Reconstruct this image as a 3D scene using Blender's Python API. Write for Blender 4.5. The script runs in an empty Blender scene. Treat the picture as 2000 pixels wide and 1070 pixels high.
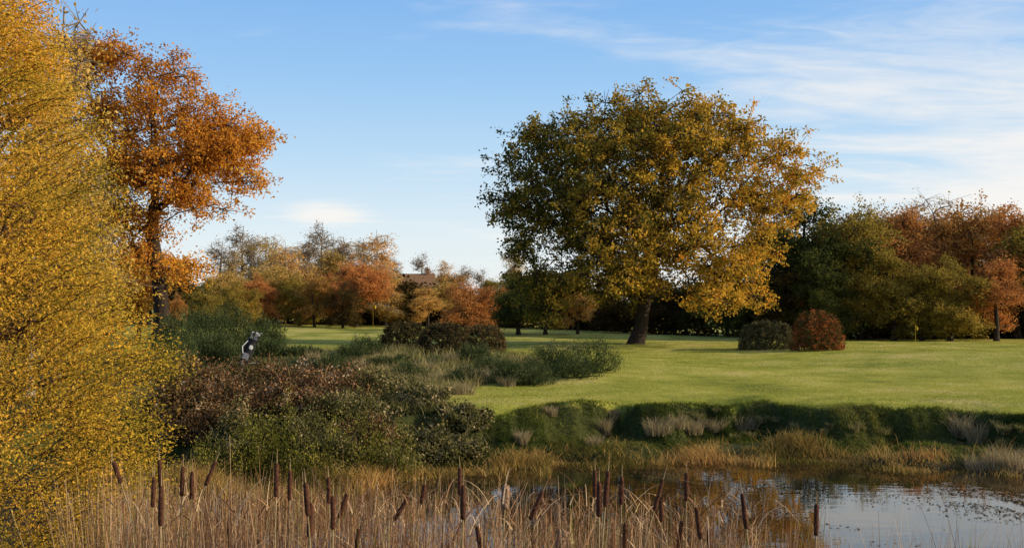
import bpy, bmesh, math, numpy as np
from mathutils import Vector, Matrix
R = np.random.default_rng(7)
scene = bpy.context.scene
scene.view_settings.view_transform = 'Standard'
scene.view_settings.look = 'None'
COL = scene.collection
F = 2144.0; EYE = 2.6; HV = 591.0
def WX(u, d): return (u-1000.0)/F*d
def WZ(v, d): return EYE-(v-HV)/F*d

# ------------------------------------------------------------------ terrain
def sm(a, b, x):
    t = np.clip((x-a)/(b-a), 0, 1); return t*t*(3-2*t)
def nz(p, s, seed=0, k=5):
    r = np.random.default_rng(seed+100); o = 0
    for i in range(k):
        d = r.normal(size=3); d /= np.linalg.norm(d)
        o = o+np.sin((p@d)*s*(1+0.45*i)+r.uniform(0, 6.28))/(1+0.3*i)
    return o/2.6
def ys_(x): return np.interp(x, [-40,-12,-6.3,-3,-.5,.5,5.7,6.7,8.5,10.3,20,40], [20,20.5,20.9,21.8,22.9,23.3,24.0,23.9,22.8,22.1,21,20])+0.25*np.sin(x*2.1)+0.15*np.sin(x*5.3+1)
def yt_(x): return np.interp(x, [-40,-3,-.6,.6,2.6,6.8,9.2,12.3,20,40], [25,25,25.8,26.6,28.2,28.8,27,26,25.6,25])+0.42*np.sin(x*1.3+.5)+0.26*np.sin(x*3.1)+.10*np.sin(x*7.7)+.05*np.sin(x*15)
def bw_(x): return 1.6+.75*np.sin(x*1.7+1)+.4*np.sin(x*3.9)
WATER = -0.9
def H(x, y):
    x = np.asarray(x, float); y = np.asarray(y, float)
    m = 1-sm(-5.5, -3.0, x)
    bed = -1.45+(0.62*m)
    sh = ys_(x); tp = yt_(x)
    a = sm(sh-0.9, sh+1.3, y)
    z = bed*(1-a)+(-0.74)*a
    b = sm(tp-bw_(x), tp+0.05, y)
    P = np.stack([x, y, 0*x], -1)
    lip = np.exp(-((y-tp)/1.6)**2)
    z = z+b*0.80+(0.15*nz(P, 2.0, 3)+.07*nz(P, 7, 31))*a*(1-b*0.85)+0.05*nz(P, 0.5, 4)*b+b*lip*(.14*nz(P, 1.3, 61)+.03*nz(P, 4.5, 62)-.05)
    z = z+sm(28, 36, y)*(1-sm(58, 75, y))*0.25*nz(P, 0.17, 5)
    z = z+sm(55, 105, y)*np.interp(x, [-45,-20,0,15,37], [.5,.5,.2,-.05,-.1])
    z = z+0.5*np.exp(-((x+11)**2/60+(y-44)**2/90))
    n = 1-sm(0.5, 5.5, y)
    z = z*(1-n)+1.0*n
    e = np.maximum(sm(32, 37, x), 1-sm(-16, -9, x))*(1-sm(24, 27, y))
    return z*(1-e)+0.05*e
def h1(x, y): return float(H(np.array([x]), np.array([y]))[0])
def rough_(x, y):
    xr = np.interp(y, [24,27,30,34,38,43,50,56], [-1.4,-2.0,-2.1,-.4,2.9,1.2,-2.2,-3.5])+.5*np.sin(y*1.3)+.3*np.sin(y*3.1)
    return (1-sm(-.5, .3, x-xr))*(1-sm(50, 54, y))

# ------------------------------------------------------------------ mesh helpers
def mesh_np(name, V, Fc, mat=None, tint=None, smooth=False):
    V = np.ascontiguousarray(V, dtype=np.float32).reshape(-1, 3); Fc = np.ascontiguousarray(Fc, dtype=np.int32)
    M, k = Fc.shape
    me = bpy.data.meshes.new(name)
    me.vertices.add(len(V)); me.vertices.foreach_set('co', V.ravel())
    me.loops.add(M*k); me.loops.foreach_set('vertex_index', Fc.ravel())
    me.polygons.add(M); me.polygons.foreach_set('loop_start', np.arange(0, M*k, k, dtype=np.int32))
    me.polygons.foreach_set('use_smooth', np.full(M, smooth, dtype=bool))
    me.update(calc_edges=True)
    if tint is not None:
        at = me.attributes.new('tint', 'FLOAT', 'FACE'); at.data.foreach_set('value', np.asarray(tint, dtype=np.float32))
    if mat: me.materials.append(mat)
    return me
def obj(name, me, loc=(0,0,0), parent=None, label=None, cat=None, kind=None, group=None):
    o = bpy.data.objects.new(name, me); o.location = loc
    COL.objects.link(o)
    if parent: o.parent = parent
    if label: o['label'] = label
    if cat: o['category'] = cat
    if kind: o['kind'] = kind
    if group: o['group'] = group
    return o
def unit(a): return a/np.maximum(np.linalg.norm(a, axis=-1, keepdims=True), 1e-9)
def leaves(C, size, aspect=0.5, rng=R, axis=None, spread=1.0, var=0.35):
    n = len(C)
    a = rng.normal(size=(n, 3))
    if axis is not None: a = unit(axis)+a*spread*0.5
    a = unit(a); b = unit(np.cross(a, rng.normal(size=(n, 3)))); c = np.cross(a, b)
    s = (size*(1+rng.uniform(-var, var, n)))[:, None]
    w = s*aspect
    V = np.stack([C+a*s, C+b*w+c*w*.35+a*s*.15, C-a*s, C-b*w+c*w*.35+a*s*.15], 1).reshape(-1, 3)
    Fc = np.arange(4*n).reshape(n, 4)
    return V, Fc
def tubes(p0, p1, r0, r1, sides=6):
    d = unit(p1-p0)
    p1 = p1+d*(r1*0.35)[:, None]
    ref = np.where(np.abs(d[:, 2:3]) > 0.8, np.array([[1., .13, 0]]), np.array([[0, 0, 1.]]))
    u = unit(np.cross(d, ref)); v = np.cross(d, u)
    th = np.arange(sides)/sides*2*np.pi
    ring = u[:, None]*np.cos(th)[None, :, None]+v[:, None]*np.sin(th)[None, :, None]
    A = p0[:, None]+ring*r0[:, None, None]; B = p1[:, None]+ring*r1[:, None, None]
    V = np.concatenate([A, B], 1).reshape(-1, 3)
    i = np.arange(sides); j = (i+1) % sides
    f = np.stack([i, j, j+sides, i+sides], 1)
    Fc = (np.arange(len(p0))*2*sides)[:, None, None]+f[None]
    return V, Fc.reshape(-1, 4)
def merge(parts):
    Vs, Fs, o = [], [], 0
    for V, Fc in parts:
        Vs.append(V); Fs.append(Fc+o); o += len(V)
    return np.concatenate(Vs), np.concatenate(Fs)
def ribbons(B, h, w, az, lean, curl, segs=5, drop=0.0, rng=R, face=None):
    n = len(B); t = np.linspace(0, 1, segs+1)
    d = np.stack([np.cos(az), np.sin(az), 0*az], 1)
    fa = rng.uniform(0, np.pi, n) if face is None else face
    s = np.stack([np.cos(fa), np.sin(fa), 0*az], 1)
    off = h[:, None]*(lean[:, None]*t+curl[:, None]*t**2.5)
    z = h[:, None]*(t-np.asarray(drop).reshape(-1, 1)*t**3)
    P = B[:, None]+d[:, None]*off[:, :, None]; P[:, :, 2] += z
    wd = w[:, None]*np.clip(1-t, 0.04, 1)**0.6*0.5
    V = np.stack([P-s[:, None]*wd[:, :, None], P+s[:, None]*wd[:, :, None]], 2).reshape(-1, 3)
    k = np.arange(segs)*2
    f = np.stack([k, k+1, k+3, k+2], 1)
    Fc = (np.arange(n)*2*(segs+1))[:, None, None]+f[None]
    return V, Fc.reshape(-1, 4)
def tri_blades(B, h, w, rng=R, lean=0.35):
    n = len(B); a = rng.uniform(0, 2*np.pi, n)
    s = np.stack([np.cos(a), np.sin(a), 0*a], 1)*w[:, None]*.5
    t = B+np.concatenate([rng.normal(size=(n, 2))*lean*h[:, None], h[:, None]], 1)
    V = np.stack([B-s, B+s, t], 1).reshape(-1, 3)
    return V, np.arange(3*n).reshape(n, 3)

# ------------------------------------------------------------------ materials
def nodes(mat):
    mat.use_nodes = True; nt = mat.node_tree; nt.nodes.clear(); return nt, nt.nodes, nt.links
def ramp(N, stops):
    r = N.new('ShaderNodeValToRGB'); e = r.color_ramp.elements
    while len(e) > 1: e.remove(e[-1])
    e[0].position = stops[0][0]; e[0].color = (*stops[0][1], 1)
    for p, c in stops[1:]:
        x = e.new(p); x.color = (*c, 1)
    return r
def leaf_mat(name, stops, transl=0.35, gain=1.0, hv=.006):
    m = bpy.data.materials.new(name); nt, N, L = nodes(m)
    at = N.new('ShaderNodeAttribute'); at.attribute_name = 'tint'
    stops = [(p, tuple(min(1, x*gain) for x in c)) for p, c in stops]
    r = ramp(N, stops); L.new(at.outputs['Fac'], r.inputs['Fac'])
    oi = N.new('ShaderNodeObjectInfo'); mr = N.new('ShaderNodeMapRange'); mr.inputs['To Min'].default_value = .85; mr.inputs['To Max'].default_value = 1.15
    L.new(oi.outputs['Random'], mr.inputs['Value'])
    mr2 = N.new('ShaderNodeMapRange'); mr2.inputs['To Min'].default_value = .5+hv; mr2.inputs['To Max'].default_value = .5-hv
    L.new(oi.outputs['Random'], mr2.inputs['Value'])
    hs = N.new('ShaderNodeHueSaturation'); L.new(r.outputs['Color'], hs.inputs['Color']); L.new(mr.outputs['Result'], hs.inputs['Value']); L.new(mr2.outputs['Result'], hs.inputs['Hue'])
    p = N.new('ShaderNodeBsdfDiffuse')
    t = N.new('ShaderNodeBsdfTranslucent'); L.new(hs.outputs['Color'], p.inputs['Color']); L.new(hs.outputs['Color'], t.inputs['Color'])
    mx = N.new('ShaderNodeMixShader'); mx.inputs[0].default_value = transl
    L.new(p.outputs[0], mx.inputs[1]); L.new(t.outputs[0], mx.inputs[2])
    o = N.new('ShaderNodeOutputMaterial'); L.new(mx.outputs[0], o.inputs[0])
    return m
def noise_mat(name, c1, c2, scale=5, rough=0.9, bump=0.3, spec=0.2, stretch=(1,1,1), detail=6):
    m = bpy.data.materials.new(name); nt, N, L = nodes(m)
    tc = N.new('ShaderNodeTexCoord'); mp = N.new('ShaderNodeMapping'); mp.inputs['Scale'].default_value = stretch
    L.new(tc.outputs['Object'], mp.inputs['Vector'])
    n = N.new('ShaderNodeTexNoise'); n.inputs['Scale'].default_value = scale; n.inputs['Detail'].default_value = detail
    L.new(mp.outputs[0], n.inputs['Vector'])
    r = ramp(N, [(0.3, c1), (0.7, c2)]); L.new(n.outputs['Fac'], r.inputs['Fac'])
    p = N.new('ShaderNodeBsdfPrincipled'); p.inputs['Roughness'].default_value = rough; p.inputs['Specular IOR Level'].default_value = spec
    L.new(r.outputs[0], p.inputs['Base Color'])
    b = N.new('ShaderNodeBump'); b.inputs['Strength'].default_value = bump; b.inputs['Distance'].default_value = 0.05
    L.new(n.outputs['Fac'], b.inputs['Height']); L.new(b.outputs[0], p.inputs['Normal'])
    o = N.new('ShaderNodeOutputMaterial'); L.new(p.outputs[0], o.inputs[0])
    return m
bark = noise_mat('bark', (.018,.013,.009), (.055,.038,.026), 9, bump=.8, stretch=(1,1,.25))
bark_grey = noise_mat('bark_grey', (.13,.10,.075), (.32,.25,.18), 9, bump=.5, stretch=(1,1,.3))
bark_birch = noise_mat('bark_birch', (.14,.12,.10), (.46,.42,.36), 5, bump=.4, stretch=(1,1,1.5))
twig = noise_mat('twig', (.05,.028,.014), (.12,.07,.035), 12)
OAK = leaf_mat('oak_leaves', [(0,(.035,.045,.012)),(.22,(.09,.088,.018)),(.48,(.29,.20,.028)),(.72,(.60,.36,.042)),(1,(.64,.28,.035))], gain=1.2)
ORANGE = leaf_mat('orange_leaves', [(0,(.25,.085,.02)),(.4,(.54,.20,.03)),(.75,(.76,.33,.045)),(1,(.78,.44,.07))], gain=1.2, transl=.4)
WILLOW = leaf_mat('willow_leaves', [(0,(.09,.085,.014)),(.3,(.29,.225,.026)),(.65,(.59,.37,.042)),(1,(.74,.39,.06))], transl=.4, gain=1.22)
GOLD = leaf_mat('gold_leaves', [(0,(.20,.13,.04)),(.5,(.54,.34,.09)),(1,(.72,.46,.15))], gain=1.18, hv=.01)
RUST = leaf_mat('rust_leaves', [(0,(.16,.08,.03)),(.5,(.44,.20,.055)),(1,(.66,.33,.09))], gain=1.18, hv=.01)
COPPER = leaf_mat('copper_leaves', [(0,(.18,.09,.035)),(.5,(.47,.21,.06)),(1,(.70,.35,.09))], gain=1.18, hv=.01)
DKGREEN = leaf_mat('dark_green_leaves', [(0,(.022,.035,.012)),(.6,(.08,.09,.022)),(1,(.20,.17,.035))], gain=1.25, hv=.012)
OLIVE = leaf_mat('olive_leaves', [(0,(.05,.055,.014)),(.5,(.26,.19,.035)),(1,(.58,.36,.07))], gain=1.25, hv=.01)
TWIGGY = leaf_mat('faded_leaves', [(0,(.18,.12,.07)),(1,(.54,.37,.20))])
GORSE = leaf_mat('gorse_spines', [(0,(.025,.036,.013)),(.6,(.07,.095,.034)),(1,(.22,.23,.09))], transl=.2)
HEDGE = leaf_mat('hedge_leaves', [(0,(.03,.028,.014)),(.6,(.08,.062,.028)),(1,(.22,.14,.05))], transl=.2)
HEDGEG = leaf_mat('grey_hedge_leaves', [(0,(.03,.033,.016)),(.6,(.085,.080,.036)),(1,(.24,.18,.07))], transl=.2)
REDH = leaf_mat('red_hedge_leaves', [(0,(.035,.045,.014)),(.42,(.08,.075,.022)),(.6,(.26,.09,.03)),(1,(.58,.20,.05))], transl=.25)
BRAM = leaf_mat('bramble_leaves', [(0,(.022,.026,.010)),(.4,(.07,.052,.022)),(.65,(.17,.08,.035)),(.85,(.32,.18,.08)),(1,(.46,.36,.23))], transl=.2, gain=1.1)
BRAMG = leaf_mat('green_bramble_leaves', [(0,(.025,.030,.012)),(.4,(.08,.08,.026)),(.75,(.19,.16,.055)),(1,(.44,.34,.18))], transl=.2, gain=1.1)
SHRUB = leaf_mat('shrub_leaves', [(0,(.05,.06,.014)),(.6,(.20,.19,.03)),(1,(.50,.40,.08))])
UNDER = leaf_mat('undergrowth_leaves', [(0,(.022,.020,.008)),(.5,(.08,.055,.018)),(1,(.34,.18,.05))])
REED = leaf_mat('reed_blades', [(0,(.08,.038,.016)),(.3,(.22,.11,.05)),(.6,(.43,.265,.13)),(.85,(.68,.50,.29)),(.93,(.26,.25,.05)),(1,(.36,.36,.08))], transl=.25)
SEDGE = leaf_mat('sedge_blades', [(0,(.06,.07,.014)),(.25,(.13,.11,.025)),(.5,(.33,.21,.055)),(.8,(.62,.40,.13)),(1,(.50,.24,.07))], transl=.3)
ROUGH = leaf_mat('rough_grass_blades', [(0,(.06,.08,.02)),(.45,(.18,.165,.05)),(1,(.56,.43,.19))], transl=.3)
GRASS = leaf_mat('grass_blades', [(0,(.16,.19,.022)),(.5,(.35,.345,.045)),(1,(.56,.47,.10))], transl=.4)
BANKG = leaf_mat('bank_grass_blades', [(0,(.020,.034,.007)),(.45,(.065,.090,.016)),(.75,(.16,.16,.03)),(1,(.38,.30,.09))], transl=.25)  # darker than the lawn: shade on the bank face is painted into the blades
DRY = leaf_mat('dry_grass_blades', [(0,(.18,.13,.06)),(1,(.56,.44,.24))], transl=.3)

# ground
gm = bpy.data.materials.new('ground_turf'); nt, N, L = nodes(gm)
geo = N.new('ShaderNodeNewGeometry'); at = N.new('ShaderNodeAttribute'); at.attribute_name = 'lawn'; at2 = N.new('ShaderNodeAttribute'); at2.attribute_name = 'turf'
n1 = N.new('ShaderNodeTexNoise'); n1.inputs['Scale'].default_value = .22; n1.inputs['Detail'].default_value = 10; n1.inputs['Roughness'].default_value = .68
n2 = N.new('ShaderNodeTexNoise'); n2.inputs['Scale'].default_value = 9; n2.inputs['Detail'].default_value = 8; n2.inputs['Roughness'].default_value = .7
L.new(geo.outputs['Position'], n1.inputs['Vector']); L.new(geo.outputs['Position'], n2.inputs['Vector'])
r1 = ramp(N, [(.37,(.17,.195,.025)),(.46,(.33,.325,.045)),(.54,(.43,.39,.07)),(.63,(.55,.44,.14))]); L.new(n1.outputs['Fac'], r1.inputs['Fac'])
r2 = ramp(N, [(.3,(.7,.7,.7)),(.7,(1.15,1.15,1.15))]); L.new(n2.outputs['Fac'], r2.inputs['Fac'])
mu = N.new('ShaderNodeMix'); mu.data_type = 'RGBA'; mu.blend_type = 'MULTIPLY'; mu.inputs[0].default_value = 1
L.new(r1.outputs[0], mu.inputs[6]); L.new(r2.outputs[0], mu.inputs[7])
r3 = ramp(N, [(.3,(.016,.013,.007)),(.7,(.055,.042,.02))]); L.new(n2.outputs['Fac'], r3.inputs['Fac'])
r4 = ramp(N, [(.3,(.020,.026,.006)),(.7,(.07,.075,.018))]); L.new(n2.outputs['Fac'], r4.inputs['Fac'])  # dark turf below the lawn edge, bank shade painted into its colour
mt = N.new('ShaderNodeMix'); mt.data_type = 'RGBA'; L.new(at2.outputs['Fac'], mt.inputs[0]); L.new(r3.outputs[0], mt.inputs[6]); L.new(r4.outputs[0], mt.inputs[7])
mx = N.new('ShaderNodeMix'); mx.data_type = 'RGBA'; L.new(at.outputs['Fac'], mx.inputs[0]); L.new(mt.outputs[2], mx.inputs[6]); L.new(mu.outputs[2], mx.inputs[7])
pb = N.new('ShaderNodeBsdfPrincipled'); pb.inputs['Roughness'].default_value = .9; pb.inputs['Specular IOR Level'].default_value = .1
L.new(mx.outputs[2], pb.inputs['Base Color'])
bp = N.new('ShaderNodeBump'); bp.inputs['Strength'].default_value = .6; bp.inputs['Distance'].default_value = .05
L.new(n2.outputs['Fac'], bp.inputs['Height']); L.new(bp.outputs[0], pb.inputs['Normal'])
om = N.new('ShaderNodeOutputMaterial'); L.new(pb.outputs[0], om.inputs[0])
xs = np.concatenate([[-900,-500,-300,-200,-140], np.arange(-100,-20,3), np.arange(-20,-12,.6), np.arange(-12,18,.16), np.arange(18,40,.6), np.arange(40,100,3), [140,200,300,500,900]])
ysg = np.concatenate([[-60,-30,-10,-3], np.arange(-1,19,.5), np.arange(19,31,.12), np.arange(31,70,.5), np.arange(70,140,2), [160,200,300,500,900,1500]])
X, Y = np.meshgrid(xs, ysg); Z = H(X, Y)
nx, ny = len(xs), len(ysg); idx = np.arange(nx*ny).reshape(ny, nx)
Fc = np.stack([idx[:-1,:-1], idx[:-1,1:], idx[1:,1:], idx[1:,:-1]], -1).reshape(-1, 4)
me = mesh_np('ground', np.stack([X, Y, Z], -1), Fc, gm, smooth=True)
la = me.attributes.new('lawn', 'FLOAT', 'POINT')
PP = np.stack([X, Y, 0*X], -1)
lawn = sm(-.2, .02, Y-yt_(X)+.15*nz(PP, 2.5, 8))*(1-rough_(X, Y))
la.data.foreach_set('value', lawn.ravel().astype(np.float32))
lb = me.attributes.new('turf', 'FLOAT', 'POINT'); lb.data.foreach_set('value', sm(.5, 1.4, Y-ys_(X)+.4*nz(PP, 1.9, 18)).ravel().astype(np.float32))
obj('ground', me, kind='structure', label='mown green golf course grass above a muddy pond bank', cat='ground')

# water
wm = bpy.data.materials.new('pond_water'); nt, N, L = nodes(wm)
geo = N.new('ShaderNodeNewGeometry'); mp = N.new('ShaderNodeMapping'); mp.inputs['Scale'].default_value = (1, 2.2, 1)
L.new(geo.outputs['Position'], mp.inputs['Vector'])
n = N.new('ShaderNodeTexNoise'); n.inputs['Scale'].default_value = 1.5; n.inputs['Detail'].default_value = 2
L.new(mp.outputs[0], n.inputs['Vector'])
b = N.new('ShaderNodeBump'); b.inputs['Strength'].default_value = .05; b.inputs['Distance'].default_value = .03; L.new(n.outputs['Fac'], b.inputs['Height'])
df = N.new('ShaderNodeBsdfDiffuse'); df.inputs['Color'].default_value = (.020,.015,.008,1)
gl = N.new('ShaderNodeBsdfGlossy'); gl.inputs['Roughness'].default_value = .015; gl.inputs['Color'].default_value = (.96,.90,.82,1)
fr = N.new('ShaderNodeFresnel'); fr.inputs['IOR'].default_value = 1.75
for q in (gl, fr): L.new(b.outputs[0], q.inputs['Normal'])
ms = N.new('ShaderNodeMixShader'); L.new(fr.outputs[0], ms.inputs[0]); L.new(df.outputs[0], ms.inputs[1]); L.new(gl.outputs[0], ms.inputs[2])
o = N.new('ShaderNodeOutputMaterial'); L.new(ms.outputs[0], o.inputs[0])
me = mesh_np('water', np.array([[-15,2.5,WATER],[37,2.5,WATER],[37,27,WATER],[-15,27,WATER]]), np.array([[0,1,2,3]]), wm)
obj('water', me, kind='structure', label='still dark pond water reflecting autumn trees and sky', cat='water')

# ------------------------------------------------------------------ trees
def tree_mesh(key, trunk, forkfrac, lobes, ntips, rbase, seed, nsub=6, nl=30, ss=.55, sl=.28, leaf=.16, aspect=.6, step=.6, tintf=None, barkm=bark, leafm=OAK, droop=0., fill=.45, wig=.07, tw=.02, vexp=.8, rexp=2.1):
    rng = np.random.default_rng(seed)
    lob = np.array(lobes, float); vol = lob[:,3]*lob[:,4]*lob[:,5]; vol = vol**vexp
    which = rng.choice(len(lob), ntips, p=vol/vol.sum())
    d = unit(rng.normal(size=(ntips, 3))); rr = rng.uniform(0, 1, ntips)**fill
    tips = lob[which, :3]+d*rr[:, None]*lob[which, 3:6]
    T = np.array(trunk, float)
    pos = [T[0]]; 
    for a, b_ in zip(T[:-1], T[1:]):
        k = max(1, int(np.linalg.norm(b_-a)/step))
        for i in range(1, k+1): pos.append(a+(b_-a)*i/k)
    nt_ = len(pos); par = [-1]+list(range(nt_-1)); 
    pl = [0.]
    for i in range(1, nt_): pl.append(pl[-1]+np.linalg.norm(pos[i]-pos[i-1]))
    fk = int(forkfrac*nt_)
    cap = 60000; PO = np.zeros((cap, 3)); PO[:nt_] = pos; PL = np.zeros(cap); PL[:nt_] = pl
    c0 = PO[fk]; cnt = nt_
    order = np.argsort(np.linalg.norm(tips-c0, axis=1))
    tipnode = []
    for ti in order:
        t = tips[ti]; dd = np.linalg.norm(PO[fk:cnt]-t, axis=1)
        cost = dd*1.0+.28*(PL[fk:cnt]-PL[fk])+np.where(PO[fk:cnt, 2] > t[2]+.3, .6, 0)
        j = int(np.argmin(cost))+fk; D = dd[j-fk]; p0 = PO[j]
        pd = PO[j]-PO[par[j]] if par[j] >= 0 else np.array([0,0,1.]); pd = pd/max(1e-6, np.linalg.norm(pd))
        c = p0+pd*D*.3+np.array([0,0,.10*D])
        k = max(1, int(round(D/step)))
        pr = j
        for i in range(1, k+1):
            s = i/k; q = (1-s)**2*p0+2*s*(1-s)*c+s*s*t
            if i < k: q = q+rng.normal(size=3)*wig*min(D, 3)*.5
            PO[cnt] = q; par.append(pr); PL[cnt] = PL[pr]+D/k; pr = cnt; cnt += 1
        tipnode.append((pr, ti))
    ar = np.zeros(cnt); 
    for pr, _ in tipnode: ar[pr] += 1
    for i in range(cnt-1, 0, -1): ar[par[i]] += ar[i]
    ar = np.maximum(ar, 1); r = ar**(1/rexp); r = r/r[0]*rbase; r = np.maximum(r, tw)
    hgt = PO[:cnt, 2]-T[0][2]; r = r*(1+.6*np.exp(-hgt/ (rbase*1.8))*(np.arange(cnt) < nt_))
    P = np.array(par[1:cnt]); ch = np.arange(1, cnt)
    r0 = np.minimum(r[P], r[ch]*1.35); r0 = np.where(ch < nt_, r[P], r0)
    parts = [tubes(PO[P], PO[ch], r0, r[ch], 7)]
    tipp = PO[[a for a, _ in tipnode]]; nT = len(tipp)
    sub = np.repeat(tipp, nsub, 0)+rng.normal(size=(nT*nsub, 3))*ss*np.array([1,1,.75]); sub[:, 2] -= droop*rng.uniform(0, 1, len(sub))
    parts.append(tubes(np.repeat(tipp, nsub, 0), sub, np.full(len(sub), tw), np.full(len(sub), tw*.4), 3))
    V, Fc_ = merge(parts); bm_ = mesh_np(key+'_trunk', V, Fc_, barkm, smooth=True)
    keep = rng.uniform(0, 1, len(sub)) < .92
    sub = sub[keep]
    C = np.repeat(sub, nl, 0)+rng.normal(size=(len(sub)*nl, 3))*sl*np.array([1,1,.8]); C[:, 2] -= droop*.6*rng.uniform(0, 1, len(C))
    V, Fl = leaves(C, leaf, aspect, rng)
    base = tintf(C) if tintf else .5+0*C[:, 0]
    cl = np.repeat(rng.normal(size=len(sub))*.13, nl)
    tint = np.clip(base+cl+.10*nz(C, .6, seed)+rng.normal(size=len(C))*.10, 0, 1)
    return bm_, mesh_np(key+'_crown', V, Fl, leafm, tint)
def place_tree(name, meshes, x, y, label, cat='tree', scale=(1,1,1), rot=0, z=None, leafm=None, group=None):
    e = obj(name, None, (x, y, h1(x, y)-.05 if z is None else z), label=label, cat=cat, group=group)
    e.scale = scale; e.rotation_euler[2] = rot
    t = obj('trunk', meshes[0], parent=e); c = obj('crown', meshes[1], parent=e)
    if leafm:
        c.material_slots[0].link = 'OBJECT'; c.material_slots[0].material = leafm
    return e
def pix_lobes(L_, d, u0, zb, uc, ur, ymax, k=.62):
    s = d/F; out = []
    for u, v, ru, rv in L_:
        f = max(0.05, 1-((u-uc)/ur)**2)**.5
        ry = max(ru*s*.9, ymax*f*k)
        out.append(((u-u0)*s, 0, WZ(v, d)-zb, ru*s, ry, rv*s))
        if ymax*f > 3 and v > 250:
            out.append(((u-u0)*s*.92, -ymax*f*.55, WZ(v, d)-zb-.2, ru*s*.85, ymax*f*.3, rv*s*.75))
    return out
# main oak
dO = 66.; uO = 1240.; xO = WX(uO, dO); zO = h1(xO, dO)
LO = [(1005,318,34,32),(1045,262,36,24),(990,395,24,32),(1000,470,32,34),(1040,440,40,40),(1050,545,46,36),(1060,360,50,45),(1110,400,75,60),(1110,300,60,45),(1110,250,45,30),(1130,480,60,50),(1178,218,36,24),(1180,280,65,50),(1180,350,60,45),(1230,240,60,40),(1230,430,60,45),(1290,208,80,28),(1270,300,105,60),(1375,225,62,28),(1330,260,80,45),(1400,315,85,60),(1455,268,40,28),(1525,305,46,30),(1575,345,26,22),(1480,395,65,48),(1480,475,36,36),(1420,520,52,42),(1330,470,105,60),(1190,490,80,55),(1110,545,60,30),(1170,560,80,28),(1240,540,60,22),(1300,390,95,65),(1450,572,24,12),(1385,580,46,14),(1060,595,60,14),(1535,378,36,24),(1500,430,30,20)]
lob = pix_lobes(LO, dO, uO, zO, 1290, 330, 8.0)
s_ = dO/F
tr = [((u-uO)*s_, yy, WZ(v, dO)-zO) for u, v, yy in [(1236,682,0),(1250,640,0),(1258,590,.1),(1266,550,.1),(1280,500,.2),(1290,440,.2),(1295,370,0),(1290,300,0)]]
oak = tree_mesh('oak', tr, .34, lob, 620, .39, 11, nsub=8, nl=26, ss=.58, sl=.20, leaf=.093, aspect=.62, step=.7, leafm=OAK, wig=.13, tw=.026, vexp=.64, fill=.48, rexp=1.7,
    tintf=lambda C: .47+.026*(C[:,0]-1)+.012*(6-C[:,2])*(C[:,0] > 0)*.5)  # gold towards the sunward right and lower right: sunlight painted into leaf tint
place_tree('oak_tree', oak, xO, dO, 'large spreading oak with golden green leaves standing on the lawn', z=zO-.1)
# orange tree
dT = 50.; uT = 318.; xT = WX(uT, dT); zT = h1(xT, dT)
LT = [(205,105,40,40),(265,125,50,45),(350,145,55,35),(395,190,40,32),(300,215,80,65),(215,210,60,60),(400,255,55,40),(455,248,40,22),(495,258,26,24),(470,285,38,22),(440,322,45,20),(485,342,22,10),(420,300,45,28),(330,310,70,55),(245,330,60,70),(372,375,48,32),(412,402,22,12),(270,430,50,40),(372,515,34,16),(255,500,40,50),(160,200,50,80),(200,400,50,80),(170,100,35,40)]
lob = pix_lobes(LT, dT, uT, zT, 330, 220, 4.0)
s_ = dT/F
tr = [((u-uT)*s_, 0, WZ(v, dT)-zT) for u, v in [(318,660),(316,600),(312,550),(304,500),(296,450),(300,390),(305,320),(300,240)]]
ot = tree_mesh('orange', tr, .38, lob, 400, .33, 15, nsub=8, nl=21, ss=.45, sl=.17, leaf=.068, aspect=.62, step=.5, leafm=ORANGE, wig=.12, tw=.014, fill=.5, rexp=1.75, vexp=.5, tintf=lambda C: .54+.03*C[:,0]-.02*(C[:,2]-7))
place_tree('oak_tree', ot, xT, dT, 'tall oak with rusty orange leaves and a dark bare lower trunk', z=zT-.1)
def generic(seed, w=3.6, h=10, ntips=110, clear=.15, **k):
    rng = np.random.default_rng(seed); lobes = []
    for i in range(15):
        a = rng.uniform(0, 6.28); zz = rng.uniform(clear+.10, .88)*h
        rad = w*(1-((zz/h-.5)/.62)**2)**.5*.62 if i else 0
        s = rng.uniform(.26, .44)*w
        lobes.append((math.cos(a)*rad, math.sin(a)*rad, zz, s, s, s*.75))
    lobes.append((0, 0, h*.86, w*.45, w*.45, h*.12))
    tr = [(0,0,0),(rng.normal()*.15, 0, h*.2),(rng.normal()*.3, 0, h*.45),(rng.normal()*.4, 0, h*.75)]
    d = dict(nsub=7, nl=22, ss=.5, sl=.24, leaf=.095, step=.6, wig=.13, vexp=.6); d.update(k)
    return tree_mesh('broad%d'%seed, tr, clear+.08, lobes, ntips, .24, seed, **d)
def birch(seed, w=1.7, h=10, ntips=120, **k):
    rng = np.random.default_rng(seed); lobes = []
    for i in range(14):
        zz = rng.uniform(.22, .95)*h; ww = w*(1-.75*max(0, zz/h-.35)/.65)
        a = rng.uniform(0, 6.28)
        lobes.append((math.cos(a)*ww*.5, math.sin(a)*ww*.5, zz, ww*.5, ww*.5, .9))
    tr = [(0,0,0),(.1,0,h*.3),(-.05,0,h*.6),(.15,.1,h*.97)]
    d = dict(nsub=9, nl=12, ss=.40, sl=.18, leaf=.07, step=.5, wig=.06, droop=.5, barkm=bark_birch, tw=.016); d.update(k)
    return tree_mesh('birch%d'%seed, tr, .22, lobes, ntips, .13, seed, **d)
B = [generic(21, ntips=140), generic(22, w=4.2, ntips=160), generic(23, w=3.2, ntips=120), generic(24, w=4.4, clear=.05, ntips=170)]
BI = [birch(31, ntips=140), birch(32, w=2.2, ntips=190), birch(33, w=1.9, ntips=180, nl=5, tw=.022, barkm=bark_grey)]
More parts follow.
